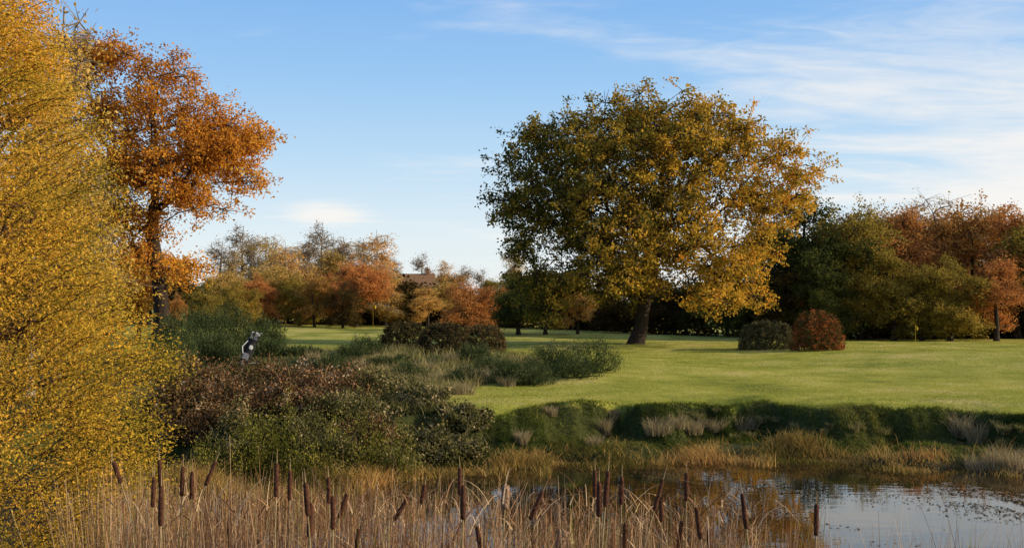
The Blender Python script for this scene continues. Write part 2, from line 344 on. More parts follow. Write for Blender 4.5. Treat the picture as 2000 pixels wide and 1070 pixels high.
BARE = [generic(41, w=3.4, ntips=170, nsub=8, nl=1, ss=.6, barkm=bark_grey, tw=.018), birch(42, nl=1, nsub=11, ss=.3, barkm=bark_grey, w=2.0, tw=.020, ntips=130, droop=-.35)]
def put(u, vt, d, M, mat, label, name='broadleaf_tree', wf=1.0, group='trees along the far edge of the golf course'):
    x = WX(u, d); z = h1(x, d); hgt = WZ(vt, d)-z; s = hgt/10.
    if u > 1700 and mat is RUST: mat = COPPER
    place_tree(name, M, x, d, label, scale=(s*wf, s*wf, s), rot=R.uniform(0, 6.28), leafm=mat, group=group)
RUL='broad tree with rusty orange autumn leaves by the wood'; DKL='dense dark green tree at the wood edge'; OLL='round tree turning from olive green to gold'
GOL='golden leaved tree standing in the tree line'; BIL='slender silver birch with thin golden leaves'; BAL='bare branched tree with fine grey twigs'
for a in [
 (400,545,88,B[0],OLIVE,OLL,1.1),(455,474,100,BI[2],GOLD,BIL,1.3),(472,434,118,BARE[1],TWIGGY,BAL,1.5),(520,446,112,BI[1],GOLD,BIL,1.4),(560,466,106,BI[1],GOLD,BIL,1.6),(430,465,112,BARE[1],TWIGGY,BAL,1.6),(495,460,116,BARE[1],TWIGGY,BAL,1.4),
 (600,455,116,BI[2],TWIGGY,BIL,1.5),(627,428,122,BARE[1],TWIGGY,BAL,1.2),(655,460,118,BARE[1],TWIGGY,BAL,1.5),(695,508,98,B[1],RUST,RUL,1.2),(738,442,112,BI[1],GOLD,BIL,1.5),(712,460,118,BI[2],GOLD,BIL,1.5),(675,458,124,BI[2],TWIGGY,BIL,1.5),(585,465,122,BI[1],GOLD,BIL,1.5),(540,485,118,BI[0],GOLD,BIL,1.6),(640,490,112,B[2],GOLD,GOL,1.2),(605,498,110,BI[1],GOLD,BIL,1.7),
 (755,522,104,BI[1],GOLD,BIL,1.8),(640,530,106,B[3],RUST,RUL,1.1),(585,530,100,B[3],OLIVE,OLL,1.1),(540,520,103,B[1],GOLD,GOL,1.1),(768,500,128,BI[2],TWIGGY,BIL,1.4),(824,490,155,BARE[1],TWIGGY,BAL,1.4),(868,510,140,BI[0],GOLD,BIL,1.4),(835,560,100,B[2],GOLD,GOL,1.4),(785,562,106,B[3],GOLD,GOL,1.1),(876,550,104,B[1],GOLD,GOL,1.1),(500,532,98,B[3],RUST,RUL,1.0),(888,535,120,B[0],GOLD,GOL,1.2),(615,540,96,B[1],RUST,RUL,1.0),(470,545,94,B[3],OLIVE,OLL,1.1),(670,550,95,B[3],UNDER,RUL,1.0),(440,530,99,B[1],GOLD,GOL,1.1),(730,520,106,B[2],GOLD,GOL,1.2),
 (918,538,90,B[3],RUST,RUL,1.3),(905,515,130,BARE[1],TWIGGY,BAL,1.8),(940,522,125,BARE[1],TWIGGY,BAL,1.5),(1003,475,118,BI[1],GOLD,BIL,1.2),(1012,535,84,B[0],DKGREEN,DKL,1.4),(1065,545,84,B[2],OLIVE,OLL,1.4),(960,545,110,B[2],OLIVE,OLL,1.5),(985,560,104,B[3],RUST,RUL,1.2),(1045,530,115,B[1],OLIVE,OLL,1.2),
 (1128,552,86,B[2],GOLD,GOL,1.2),(1095,560,100,B[3],RUST,RUL,1.2),(1180,535,100,B[0],OLIVE,OLL,1.3),(1220,540,92,B[3],UNDER,DKL,1.3),(1260,530,98,B[1],UNDER,DKL,1.2),(1340,540,90,B[3],DKGREEN,DKL,1.2),(1420,520,86,B[0],OLIVE,OLL,1.2),(1300,550,90,B[3],UNDER,DKL,1.3),(1460,530,82,B[3],DKGREEN,DKL,1.3),
 (1500,430,80,B[1],DKGREEN,DKL,1.0),(1570,384,80,B[0],DKGREEN,DKL,1.15),(1630,425,77,B[3],DKGREEN,DKL,1.0),(1690,400,79,B[1],OLIVE,OLL,.95),(1770,403,81,B[2],RUST,RUL,1.05),(1730,425,84,B[1],GOLD,GOL,.9),(1655,430,85,B[2],OLIVE,OLL,1.0),
 (1825,374,85,BARE[0],GOLD,BAL,1.0),(1850,415,88,B[1],RUST,RUL,.9),(1900,396,82,B[1],RUST,RUL,1.0),(1985,404,79,B[0],RUST,RUL,1.1),(1855,495,74,B[3],OLIVE,OLL,1.1),(1945,505,74,B[2],RUST,RUL,1.2),(1940,396,88,BI[2],GOLD,BIL,1.6),
 (1745,490,75,B[0],OLIVE,OLL,1.1),(1800,515,75,B[3],OLIVE,OLL,1.1),(1610,530,75,B[3],DKGREEN,DKL,1.1),(1680,530,76,B[2],OLIVE,OLL,1.2),(1540,530,77,B[0],UNDER,DKL,1.2),(2060,415,78,B[1],OLIVE,OLL,1.1),
 (345,570,78,B[3],RUST,RUL,.7),(270,470,70,B[1],ORANGE,RUL,.9),(110,-15,33,BI[2],GOLD,BIL,.9),(60,20,30,BI[1],GOLD,BIL,.8)]:
    u, vt, d, M, mt, lb, wf = a
    put(u, vt, d, M, mt, lb, name='birch_tree' if lb == BIL else ('bare_tree' if lb == BAL else 'broadleaf_tree'), wf=wf)
# undergrowth mass
rng = np.random.default_rng(5)
cl = 3400; x = rng.uniform(-60, 52, cl); y = np.interp(x, [-75,-25,0,10,16,25,80], [103,106,106,97,86,81,79])+rng.uniform(-2, 4, cl)
hh = np.interp(x, [-75,-20,-14,-8,0,20,80], [5.0,4.6,3.6,3.6,4.0,4.4,4.6])*(.8+.2*np.sin(x*.5)+.1*np.sin(x*1.7)); z = H(x, y)+rng.uniform(0, 1, cl)**.8*hh
C = np.repeat(np.stack([x, y, z], 1), 28, 0)+rng.normal(size=(cl*28, 3))*.42; C[:, 2] = np.maximum(C[:, 2], H(C[:, 0], C[:, 1]))
V, Fc = leaves(C, .20, .6, rng); obj('undergrowth', mesh_np('undergrowth', V, Fc, UNDER, np.clip(np.interp(C[:,0], [-10,15], [.45,.3])+.3*nz(C, .15, 6)+rng.normal(size=len(C))*.15, 0, 1)), kind='stuff', label='dark tangled woodland undergrowth beneath the far trees', cat='undergrowth')

# ------------------------------------------------------------------ near willow-like tree
rng = np.random.default_rng(77)
cx, cy = -7.6, 12.3
def rad(z): return np.interp(z, [-.9,.6,1.7,2.8,4.2,5.2,5.9,6.8,7.6], [3.6,3.8,3.65,3.3,3.05,2.75,2.4,1.6,.4])
nS = 1650
z = rng.uniform(-.6, 7.4, nS); az = np.where(rng.uniform(size=nS) < .82, rng.uniform(-1.9, .7, nS), rng.uniform(0, 6.28, nS))
f = 1-np.abs(rng.normal(size=nS))*.17; rr = rad(z)*np.clip(f, .3, 1.04)*(1+.06*np.sin(z*3+az*4)+.05*np.sin(z*7+az*2))
end = np.stack([cx+np.cos(az)*rr, cy+np.sin(az)*rr, z], 1)
Ls = rng.uniform(.7, 1.5, nS)
out = np.stack([np.cos(az), np.sin(az), 0*az], 1)
start = end-out*(Ls*.8)[:, None]-np.array([0,0,1.])*(Ls*rng.uniform(-.1, .7, nS))[:, None]+rng.normal(size=(nS,3))*.12
mid = (start+end)/2+np.array([0,0,.16])*Ls[:, None]
K = 6; ts = np.linspace(0, 1, K)
crv = ((1-ts)**2)[None,:,None]*start[:,None]+(2*ts*(1-ts))[None,:,None]*mid[:,None]+(ts**2)[None,:,None]*end[:,None]
tp0 = crv[:, :-1].reshape(-1, 3); tp1 = crv[:, 1:].reshape(-1, 3)
parts = [tubes(tp0, tp1, np.tile(np.linspace(.009,.004,K-1), nS), np.tile(np.linspace(.008,.003,K-1), nS), 3)]
for i in range(18):
    a = rng.uniform(0, 6.28) if i > 10 else rng.uniform(-1.7, .6); zt = rng.uniform(2, 7.0); e = np.array([cx+math.cos(a)*float(rad(zt))*.78, cy+math.sin(a)*float(rad(zt))*.78, zt])
    b0 = np.array([cx+rng.normal()*.3, cy+rng.normal()*.3, -.9]); c = np.array([cx+math.cos(a)*.9, cy+math.sin(a)*.9, zt*.6])
    t = np.linspace(0, 1, 15)[:, None]; p = (1-t)**2*b0+2*t*(1-t)*c+t*t*e; p[1:-1] += rng.normal(size=(13, 3))*.05
    r = np.linspace(.09, .012, 15); parts.append(tubes(p[:-1], p[1:], r[:-1], r[1:], 6))
    for j in range(14):
        q = p[rng.integers(4, 15)]; k = rng.integers(0, nS, 60); k = k[np.argmin(np.linalg.norm(start[k]-q, axis=1))]
        m2 = (q+start[k])/2+np.array([0,0,.1]); parts.append(tubes(np.array([q, m2]), np.array([m2, start[k]]), np.array([.018,.012]), np.array([.012,.009]), 4))
V, Fc = merge(parts)
wt = obj('willow_tree', None, (0,0,0), label='leafy yellow green willow with fine drooping sprays beside the pond', cat='tree')
obj('trunk', mesh_np('willow_trunk', V, Fc, twig, smooth=True), parent=wt)
nl = 180
tt = rng.uniform(0, 1, (nS, nl, 1))**.7
C = (1-tt)**2*start[:,None]+2*tt*(1-tt)*mid[:,None]+tt**2*end[:,None]
C = (C+rng.normal(size=C.shape)*(.04+.075*tt)).reshape(-1, 3)
ax = np.repeat(unit(end-start)+np.array([0,0,-.35]), nl, 0)
V, Fl = leaves(C, .0180, .5, rng, axis=ax, spread=1.5)
tint = np.clip(.52+np.repeat(rng.normal(size=nS)*.15, nl)+.2*nz(C, .9, 9)+.02*(C[:, 2]-3)+rng.normal(size=len(C))*.16, 0, 1)
obj('crown', mesh_np('willow_crown', V, Fl, WILLOW, tint), parent=wt)

# ------------------------------------------------------------------ bushes
def bush(name, x, y, rx, ry, h, n, leaf, mat, label, cat='bush', k=2.2, aspect=.55, spiky=0, ncl=80, sig=.13, seed=0, group=None, zb=None, tb=.5, fillp=.35, arch=0, lump=.10):
    rng = np.random.default_rng(seed+500)
    d = unit(rng.normal(size=(ncl, 3))); d[:, 2] = np.abs(d[:, 2])
    q = d/(np.sum(np.abs(d)**k, 1)**(1/k))[:, None]
    q = q*(rng.uniform(0, 1, ncl)**fillp)[:, None]*(1+lump*nz(q, 5, seed))[:, None]
    per = n//ncl; g = np.repeat(q, per, 0)
    C = g*np.array([rx, ry, h])+rng.normal(size=(len(g), 3))*sig*min(rx, h, 1.2)
    C[:, 2] = np.maximum(C[:, 2], 0.02)
    ax = None
    if spiky:
        ax = g*np.array([1,1,.5])+np.array([0,0,.9]); C = C+unit(ax)*rng.uniform(0, spiky, len(C))[:, None]
    V, Fl = leaves(C, leaf, aspect, rng, axis=ax, spread=.8)
    tint = np.clip(tb+np.repeat(rng.normal(size=ncl)*.17, per)+rng.normal(size=len(C))*.17, 0, 1)
    ns = 26; b0 = np.stack([rng.normal(size=ns)*rx*.2, rng.normal(size=ns)*ry*.2, np.full(ns, -.1)], 1); e = q[rng.integers(0, ncl, ns)]*np.array([rx, ry, h])*.95
    mm = (b0+e)/2+np.array([0,0,.1*h])
    parts = [(V, Fl)]
    S = tubes(np.concatenate([b0, mm]), np.concatenate([mm, e]), np.full(2*ns, .02), np.full(2*ns, .01), 4)
    nf = len(S[1]); parts.append(S)
    tint = np.concatenate([tint, np.full(nf, .1)])
    if arch:
        na = arch; a = rng.uniform(0, 6.28, na); qi = q[rng.integers(0, ncl, na)]*np.array([rx, ry, h])
        Rb = ribbons(qi, rng.uniform(.3, .8, na), np.full(na, .012), a, rng.uniform(.3, .8, na), rng.uniform(.2, .7, na), 6, drop=rng.uniform(.2, 1.2, na), rng=rng)
        parts.append(Rb); tint = np.concatenate([tint, np.full(len(Rb[1]), .85)])
    V, Fl = merge(parts)
    me = mesh_np(name, V, Fl, mat, tint)
    return obj(name, me, (x, y, h1(x, y)-.05 if zb is None else zb), label=label, cat=cat, group=group)
def pb_(name, u, vt, d, wpx, n, leaf, mat, label, **k):
    x = WX(u, d); z = h1(x, d); h = WZ(vt, d)-z; rx = wpx/2/F*d
    ryf = k.pop('ryf', 1.0)
    return bush(name, x, d, rx, rx*ryf, h*.93, n, leaf, mat, label, seed=int(u*7+vt), **k)
HL='clipped dark brown hedge bush on the rough grass'
pb_('hedge_bush', 1497, 622, 59, 102, 15000, .045, HEDGEG, 'rounded dark grey green clipped bush on the lawn', k=3.0, ncl=500, sig=.05, tb=.5, fillp=.15, lump=.05)
pb_('hedge_bush', 1596, 600, 56, 98, 15000, .045, REDH, 'rounded bush with red and orange leaves on the lawn', k=2.4, ncl=500, sig=.06, tb=.50, fillp=.15, lump=.07)
for u, vt, d, w, tb in [(790,624,53,92,.45),(866,626,46,90,.42),(942,629,51,88,.62)]:
    pb_('hedge_bush', u, vt, d, w, 13000, .04, HEDGE, HL, k=3.6, ncl=450, sig=.05, tb=tb, fillp=.15, lump=.05, group='clipped hedge bushes')
GL='spiky grey green gorse bush growing in rough grass'
for u, vt, d, w in [(1075,668,38,90),(1165,655,38,95),(1120,690,36,90),(1040,705,34,80),(925,676,41,60),(760,696,39,80),(715,660,44,70),(690,678,41,70),(960,698,37,70),
                    (350,596,48,110),(410,586,46,110),(465,596,47,100),(520,618,50,80),(370,645,40,120),(430,655,39.5,90),(340,640,34,120),(1000,712,34,70),(910,718,34,70),(800,714,35,70),(590,682,43,70),(650,694,38,70),(520,668,42.5,60)]:
    big = u < 540
    pb_('gorse_bush', u, vt, d, w, 7500 if big else 5000, .055*d/42, GORSE, GL, aspect=.18 if big else .15, spiky=.24, ncl=150, tb=.5, sig=.11, group='gorse bushes in the rough', lump=.26)
BL='sprawling bramble thicket with dark reddish brown leaves'
BL2='twiggy grey green bramble scrub low on the pond bank'
for u, vt, d, w, g in [(400,698,26,220,0),(520,695,27,200,0),(640,702,26.5,200,0),(740,716,27,170,1),(820,745,26,150,1),(890,788,25,130,1),(380,780,23.5,160,0),(480,790,23,160,1),(600,800,23,170,1),(720,800,23.2,170,0),(820,825,23.5,150,1),(900,845,23.8,100,1),(350,730,24.5,140,0),(560,740,25,180,0),(680,750,24.8,180,1),(430,745,24.5,180,0),(640,850,22.2,160,1),(460,860,22,150,1),(760,862,22.6,140,1)]:
    pb_('bramble_bush', u, vt, d, w, 8500, .034, BRAMG if g else BRAM, BL2 if g else BL, ncl=170, sig=.11, tb=.56, aspect=.6, arch=80, ryf=.8, group='bramble thicket on the pond bank', lump=.28)
for u, vt, d, w in [(545,785,22,70),(500,830,21.6,80),(650,815,21.8,100),(720,805,22,70),(600,855,21.5,90),(430,865,21.4,90),(780,855,21.8,80)]:
    pb_('leafy_shrub', u, vt, d, w, 1900, .025, SHRUB, 'light green leafy shrub in front of brambles', ncl=60, sig=.16, spiky=.4, aspect=.4, tb=.5, fillp=.5, group='green shrubs on the pond bank', lump=.3)

# ------------------------------------------------------------------ grasses
rng = np.random.default_rng(55)
n = 220000; y = 1/rng.uniform(1/78, 1/25., n); x = rng.uniform(-.52, .52, n)*y
k = (y > yt_(x)-.1) & (rough_(x, y) < rng.uniform(size=n)); x, y = x[k], y[k]; P = np.stack([x, y, H(x, y)], 1)
near = np.exp(-np.clip(y-yt_(x), 0, 9)/.35)
V, Fc = tri_blades(P, rng.uniform(.012, .04, len(x))*(y/26)**.3*(1+2*near), .013*(y/26), rng, lean=.9)
obj('lawn_grass', mesh_np('lawn_grass', V, Fc, GRASS, np.clip(.52+.38*nz(P, .35, 2)+.16*nz(P, 1.5, 3)-.2*near+rng.normal(size=len(x))*.12, 0, 1)), kind='stuff', label='short mown sunlit lawn grass blades', cat='grass')
n = 95000; x = rng.uniform(-2, 16, n); tp = yt_(x); y = tp+rng.uniform(-3.4, .08, n)
P = np.stack([x, y, H(x, y)-.02], 1); cl = nz(P, 1.8, 12); kk = rng.uniform(size=n) < np.clip(.65+.5*cl, .2, 1); P = P[kk]; n = len(P)
V, Fc = ribbons(P, rng.uniform(.05, .17, n)*(1+.7*np.clip(nz(P, 2.6, 14), 0, 1)), np.full(n, .015), rng.uniform(0, 6.28, n), rng.uniform(0, .6, n), rng.uniform(.2, 1.0, n), 3, drop=rng.uniform(.2, .8, n), rng=rng)
obj('bank_grass', mesh_np('bank_grass', V, Fc, BANKG, np.repeat(np.clip(.42+.45*nz(P, 1.0, 13)+rng.normal(size=n)*.17, 0, 1), 3)), kind='stuff', label='shaggy green grass hanging over the pond bank', cat='grass')
n = 120000; y = 1/rng.uniform(1/54, 1/25., n); x = rng.uniform(-.42, .12, n)*y
P = np.stack([x, y, H(x, y)-.02], 1); cl = nz(P, 1.1, 22); P = P[(rng.uniform(size=n) < np.clip(.6+.5*cl, .1, 1)*np.where(x < -5.5, .4, 1)) & (rough_(x, y) > .4)]; n = len(P)
V, Fc = ribbons(P, rng.uniform(.15, .5, n)*np.where(P[:,0] < -5.5, .6, 1), np.full(n, .02), rng.uniform(0, 6.28, n), rng.uniform(0, .35, n), rng.uniform(.1, .6, n), 3, drop=rng.uniform(0, .4, n), rng=rng)
obj('rough_grass', mesh_np('rough_grass', V, Fc, ROUGH, np.repeat(np.clip(.47+.4*nz(P, .9, 23)+rng.normal(size=n)*.2, 0, 1), 3)), kind='stuff', label='long tussocky rough grass around gorse bushes', cat='grass')
# sedge fringe
n = 62000; x = np.concatenate([rng.uniform(-8, 1.0, n//2), rng.uniform(.5, 13, n-n//2)]); y = np.where(x < .8, ys_(x)+.1+rng.normal(size=n)*.5-rng.uniform(0, 1.5, n)*(1-sm(-4, -1.5, x)), ys_(x)+.15+rng.normal(size=n)*.28+np.abs(rng.normal(size=n))*.8)
P = np.stack([x, y, np.maximum(H(x, y), WATER)-.02], 1); cl = nz(P, 3.0, 32)+.4*np.sin(x*1.1+.6)+.3*nz(P, 1.1, 36); P = P[rng.uniform(size=n) < np.clip(.22+.9*cl+(x < .8)*.3, .02, 1)]; n = len(P)
hs_ = np.clip(1+.9*nz(P, 2.2, 39), .35, 2)
V, Fc = ribbons(P, rng.uniform(.06, .32, n)*(1+.4*(P[:,0] < -2))*hs_, np.full(n, .014), rng.uniform(0, 6.28, n), rng.uniform(0, .5, n), rng.uniform(.1, .8, n), 3, drop=rng.uniform(0, .5, n), rng=rng)
obj('shore_sedge', mesh_np('shore_sedge', V, Fc, SEDGE, np.repeat(np.clip(.55+.45*nz(P, 1.4, 33)+rng.normal(size=n)*.2, 0, 1), 3)), kind='stuff', label='golden dry sedge fringing the far shore', cat='sedge')
# dry tussocks
TS = [(1285,835,1.1,.5),(1320,825,.7,.42),(1350,832,.9,.5),(1395,828,.8,.4),(1445,835,1.0,.6),(1180,835,.5,.5),(1195,800,.5,.3),(1075,800,.5,.3),(1470,826,.5,.35),(1875,840,.8,.7),(1905,850,.7,.6),(1960,900,1.2,.6),(1990,910,1.0,.55),(1910,905,1.0,.45),(1720,835,.7,.22),(1160,862,.6,.35),(1020,850,.5,.4)]
for _ in range(9):
    uc, vc = rng.uniform(980, 2000), rng.uniform(795, 865)
    TS += [(uc+rng.normal()*22, vc+rng.normal()*7, rng.uniform(.2, .55), rng.uniform(.10, .28)) for _ in range(rng.integers(1, 5))]
TS += [(u, v, rng.uniform(.8, 1.3), rng.uniform(.4, .65)) for u, v in [(830,715),(860,740),(800,735),(760,725),(930,740),(960,735),(700,715),(880,700),(990,745),(740,700),(840,765),(900,760),(1020,740),(620,700)]]
for u, v, w, hh in TS:
    d = 26.6
    for dd in np.arange(50 if v < 770 else 31, 21, -.1):
        if 591+(EYE-h1(WX(u, dd), dd))/dd*F >= v+8: d = dd; break
    x = WX(u, d); n = int(200+260*w); a = rng.uniform(0, 6.28, n); r_ = rng.uniform(0, 1, n)**.7*w*.3
    P = np.stack([r_*np.cos(a), r_*np.sin(a), 0*a], 1)
    V, Fc = ribbons(P, hh*rng.uniform(.3, 1.1, n), np.full(n, .012), a+rng.normal(size=n)*.9, rng.uniform(0, .35, n), rng.uniform(0, .5, n), 4, drop=rng.uniform(0, .4, n), rng=rng)
    small = hh < .3 and v > 790
    obj('grass_tussock', mesh_np('grass_tussock', V, Fc, ROUGH if small else DRY, np.repeat(rng.uniform(0, 1, n), 4)), (x, d, h1(x, d)-.03), label='small rough tuft of brown green grass on the bank' if small else 'pale dry grass tussock growing near the pond bank', cat='grass tussock', group='dry tussocks on the bank')

# ------------------------------------------------------------------ reeds in front
n = 10500
y = 5.9+rng.uniform(0, 1, n)**1.2*4.6; u = rng.uniform(170, 1560, n)
dens = np.interp(u, [170,260,800,950,1250,1420,1560], [.3,1,1,.55,.45,.33,.2]); k = rng.uniform(size=n) < dens; y, u = y[k], u[k]; n = len(u)
x = WX(u, y)+rng.normal(size=n)*.1
vt = np.interp(u, [180,400,800,1000,1200,1500], [930,938,958,972,980,1000])+np.abs(rng.normal(size=n))*62+rng.normal(size=n)*24
zt = WZ(vt, y); zb = H(x, y)-.02; hh = np.maximum(zt-zb, .3)
P = np.stack([x, y, zb], 1)
ln = np.abs(rng.normal(size=n))*.05; ln[rng.uniform(size=n) < .12] *= 2.6
V, Fc = ribbons(P, hh*1.02, rng.uniform(.005, .013, n), rng.uniform(0, 6.28, n), ln, np.abs(rng.normal(size=n))*.045, 7, drop=rng.uniform(0, .03, n), rng=rng)
t1 = np.repeat(np.clip(.46+.14*nz(P, 2, 71)+rng.normal(size=n)*.28, 0, .97), 7)
m = 1500; y2 = rng.uniform(6, 10, m); u2 = 230+1250*rng.uniform(0, 1, m)**1.2; x2 = WX(u2, y2); z2 = WZ(rng.uniform(980, 1090, m), y2)
V2, F2 = ribbons(np.stack([x2, y2, z2], 1), rng.uniform(.10, .34, m), rng.uniform(.005, .012, m), rng.uniform(0, 6.28, m), rng.uniform(.2, 1.2, m), rng.uniform(.0, .8, m), 5, drop=rng.uniform(0, 1.4, m), rng=rng)
V, Fc = merge([(V, Fc), (V2, F2)]); t1 = np.concatenate([t1, np.repeat(rng.uniform(0, .88, m), 5)])
m = 1000; y3 = rng.uniform(5.5, 11, m); u3 = rng.uniform(1430, 2060, m); x3 = WX(u3, y3); zb3 = H(x3, y3); h3 = WZ(1088-np.abs(rng.normal(size=m))*56, y3)-zb3
V3, F3 = ribbons(np.stack([x3, y3, zb3], 1), h3, rng.uniform(.005, .011, m), rng.uniform(0, 6.28, m), np.abs(rng.normal(size=m))*.08, np.abs(rng.normal(size=m))*.12, 8, drop=rng.uniform(0, .1, m), rng=rng)
V, Fc = merge([(V, Fc), (V3, F3)]); t1 = np.concatenate([t1, np.repeat(rng.uniform(.1, 1, m), 8)])
obj('reed_bed', mesh_np('reed_bed', V, Fc, REED, t1), kind='stuff', label='dense dry brown reeds standing in shallow water', cat='reeds')

# cattails
headm = noise_mat('cattail_velvet', (.035,.014,.008), (.12,.045,.022), 60, rough=.95, bump=.3)
stemm = noise_mat('cattail_stem', (.22,.15,.07), (.4,.28,.14), 20, rough=.7)
fluffm = noise_mat('cattail_fluff', (.22,.12,.07), (.42,.27,.18), 50, rough=1, bump=1)
cats = [(232,920,44,-.35,0),(303,958,60,0,0),(316,925,60,-.05,0),(318,985,78,0,0),(359,938,60,.05,0),(378,945,55,0,0),(414,922,48,.4,0),(542,935,66,0,0),(568,945,60,.03,0),(601,972,68,-.06,0),(608,1012,70,.05,0),(644,955,52,-.04,0),(652,998,66,0,0),(672,985,48,.35,0),(785,990,48,.6,0),(827,962,40,.2,0),(899,938,56,-.03,0),(905,978,70,.02,0),(987,968,48,.05,1),(1048,984,58,.45,0),(1161,942,56,0,0),(1169,972,70,0,0),(1184,952,70,.1,0),(1213,955,56,.02,0),(1285,964,62,.3,0),(1290,992,48,0,0),(1339,948,56,.02,0),(1362,1018,62,-.12,0),(1382,1052,50,0,0),(1326,1040,54,.15,0),(1219,1042,52,.03,0),(1451,995,70,-.12,0),(1591,1012,62,.05,0),(506,1066,34,.1,0),(935,1045,45,-.15,0),(700,1050,45,.1,0),(450,1040,50,-.1,0),(1095,1050,40,.1,1)]
for ci, (u, v, Lp, tl, fl) in enumerate(cats):
    d = min(max(.17*F/Lp*rng.uniform(.95, 1.05), 4.8), 6.3)
    hl = Lp*1.0/F*d/math.cos(math.atan(tl)); x = WX(u, d); z = WZ(v, d); dr = unit(np.array([tl, rng.normal()*.08, 1.]))
    hb = np.array([x, d, z])-dr*hl/2; bx = x-tl*1.0-rng.normal()*.06; by = d+rng.normal()*.06; bz = h1(bx, by)-.05
    b0 = np.array([bx, by, bz]); cc = hb-dr*(hb[2]-bz)*.5; t = np.linspace(0, 1, 11)[:, None]
    p = (1-t)**2*b0+2*t*(1-t)*cc+t*t*hb-b0
    e = obj('cattail', None, tuple(b0), label='fluffy bursting cattail head on a dry stem' if fl else ('dark brown cattail leaning on a tall thin stem' if abs(tl) > .2 else 'dark brown upright cattail on a tall thin stem'), cat='cattail', group='cattails among the reeds')
    q = np.concatenate([p, (hb-b0+dr*hl*.5)[None], (hb-b0+dr*hl)[None], (hb-b0+dr*hl*1.4)[None]]); rs = np.concatenate([np.full(12, .004), [.003, .001]])
    nr = 6; th = np.arange(nr)/nr*2*np.pi; uu = unit(np.cross(dr, [0,1,0.])); vv = np.cross(dr, uu)
    V = q[:, None]+(uu[None,None]*np.cos(th)[None,:,None]+vv[None,None]*np.sin(th)[None,:,None])*rs[:, None, None]
    i = np.arange(nr); j = (i+1) % nr; f = np.stack([i, j, j+nr, i+nr], 1); Fc = (np.arange(len(q)-1)*nr)[:,None,None]+f[None]
    obj('stem', mesh_np('cattail_stem', V.reshape(-1,3), Fc.reshape(-1,4), stemm, smooth=True), parent=e)
    prof = np.array([[0,.15],[.02,.7],[.07,1],[.3,1.05],[.6,1.0],[.9,.95],[.97,.65],[1,.1]]); rr = rng.uniform(.0115, .0135) if not fl else .025
    wob = 1+rng.normal(size=len(prof))*(.04 if not fl else .22)
    ctr = (hb-b0)[None]+dr*(prof[:, :1]*hl); rd = prof[:, 1]*rr*wob
    th = np.arange(12)/12*2*np.pi
    V = ctr[:, None]+(uu[None,None]*np.cos(th)[None,:,None]+vv[None,None]*np.sin(th)[None,:,None])*rd[:,None,None]*(1+(rng.normal(size=(len(prof),12,1))*(.2 if fl else .03)))
    i = np.arange(12); j = (i+1) % 12; f = np.stack([i, j, j+12, i+12], 1); Fc = (np.arange(len(prof)-1)*12)[:,None,None]+f[None]
    obj('seed_head', mesh_np('cattail_seed_head', V.reshape(-1,3), Fc.reshape(-1,4), fluffm if fl else headm, smooth=True), parent=e)
    for _ in range(2):
        V, Fc = ribbons(np.zeros((1,3)), (z-bz)*rng.uniform(.6, .92, 1), np.full(1, .012), rng.uniform(0, 6.28, 1), rng.uniform(.02,.08,1), rng.uniform(.02,.12,1), 8, drop=rng.uniform(0,.08,1), rng=rng)
        obj('leaf', mesh_np('cattail_leaf', V, Fc, REED, np.repeat(rng.uniform(.2,.9,1), 8)), parent=e)

# floating debris
n = 10500; na = 4000; x = np.concatenate([rng.uniform(-1, 14, na), rng.normal(9.5, 1.1, 4000), rng.uniform(1, 9, n-na-4000)]); y = np.concatenate([ys_(x[:na])-np.abs(rng.normal(size=na))*.6-.2, rng.normal(19.2, 1.1, 4000), rng.uniform(14, 22, n-na-4000)])
C = np.stack([x, y, np.full(n, WATER+.012)], 1); kk = nz(C, 2.4, 44) > np.where(np.arange(n) < na+4000, -.1, .6); C = C[kk]; n = len(C)
V, Fl = leaves(C, .03, .7, rng); V[:, 2] = WATER+.006+(V[:, 2]-WATER)*.25
obj('floating_leaves', mesh_np('floating_leaves', V, Fl, UNDER, rng.uniform(0, .8, n)), kind='stuff', label='fallen leaves and weed floating on the pond', cat='leaves')

# ------------------------------------------------------------------ built things
def simple(name, c, rough=.6, metal=0): 
    m = noise_mat(name, tuple(x*.85 for x in c), c, 8, rough=rough, bump=.05); return m
def bm_mesh(name, fn, mat):
    bm = bmesh.new(); fn(bm); me = bpy.data.meshes.new(name); bm.to_mesh(me); bm.free(); me.materials.append(mat); return me
def box(bm, c, s, bev=0):
    r = bmesh.ops.create_cube(bm, size=1, matrix=Matrix.Translation(c) @ Matrix.Diagonal((*s, 1)))
    if bev: bmesh.ops.bevel(bm, geom=list({e for v in r['verts'] for e in v.link_edges}), offset=bev, segments=2, affect='EDGES')
def rod(bm, a, b, r1, r2=None, seg=10):
    a = Vector(a); b = Vector(b); q = (b-a).to_track_quat('Z', 'Y').to_matrix().to_4x4()
    bmesh.ops.create_cone(bm, cap_ends=True, segments=seg, radius1=r1, radius2=r1 if r2 is None else r2, depth=(b-a).length, matrix=Matrix.Translation((a+b)/2) @ q)
white = simple('white_paint', (.75,.75,.72)); yellow = simple('yellow_cloth', (.55,.36,.03)); black = simple('black_fabric', (.02,.02,.022)); grey = simple('grey_fabric', (.22,.23,.25)); steel = simple('steel', (.35,.35,.37), .3); rubber = simple('rubber', (.015,.015,.015))
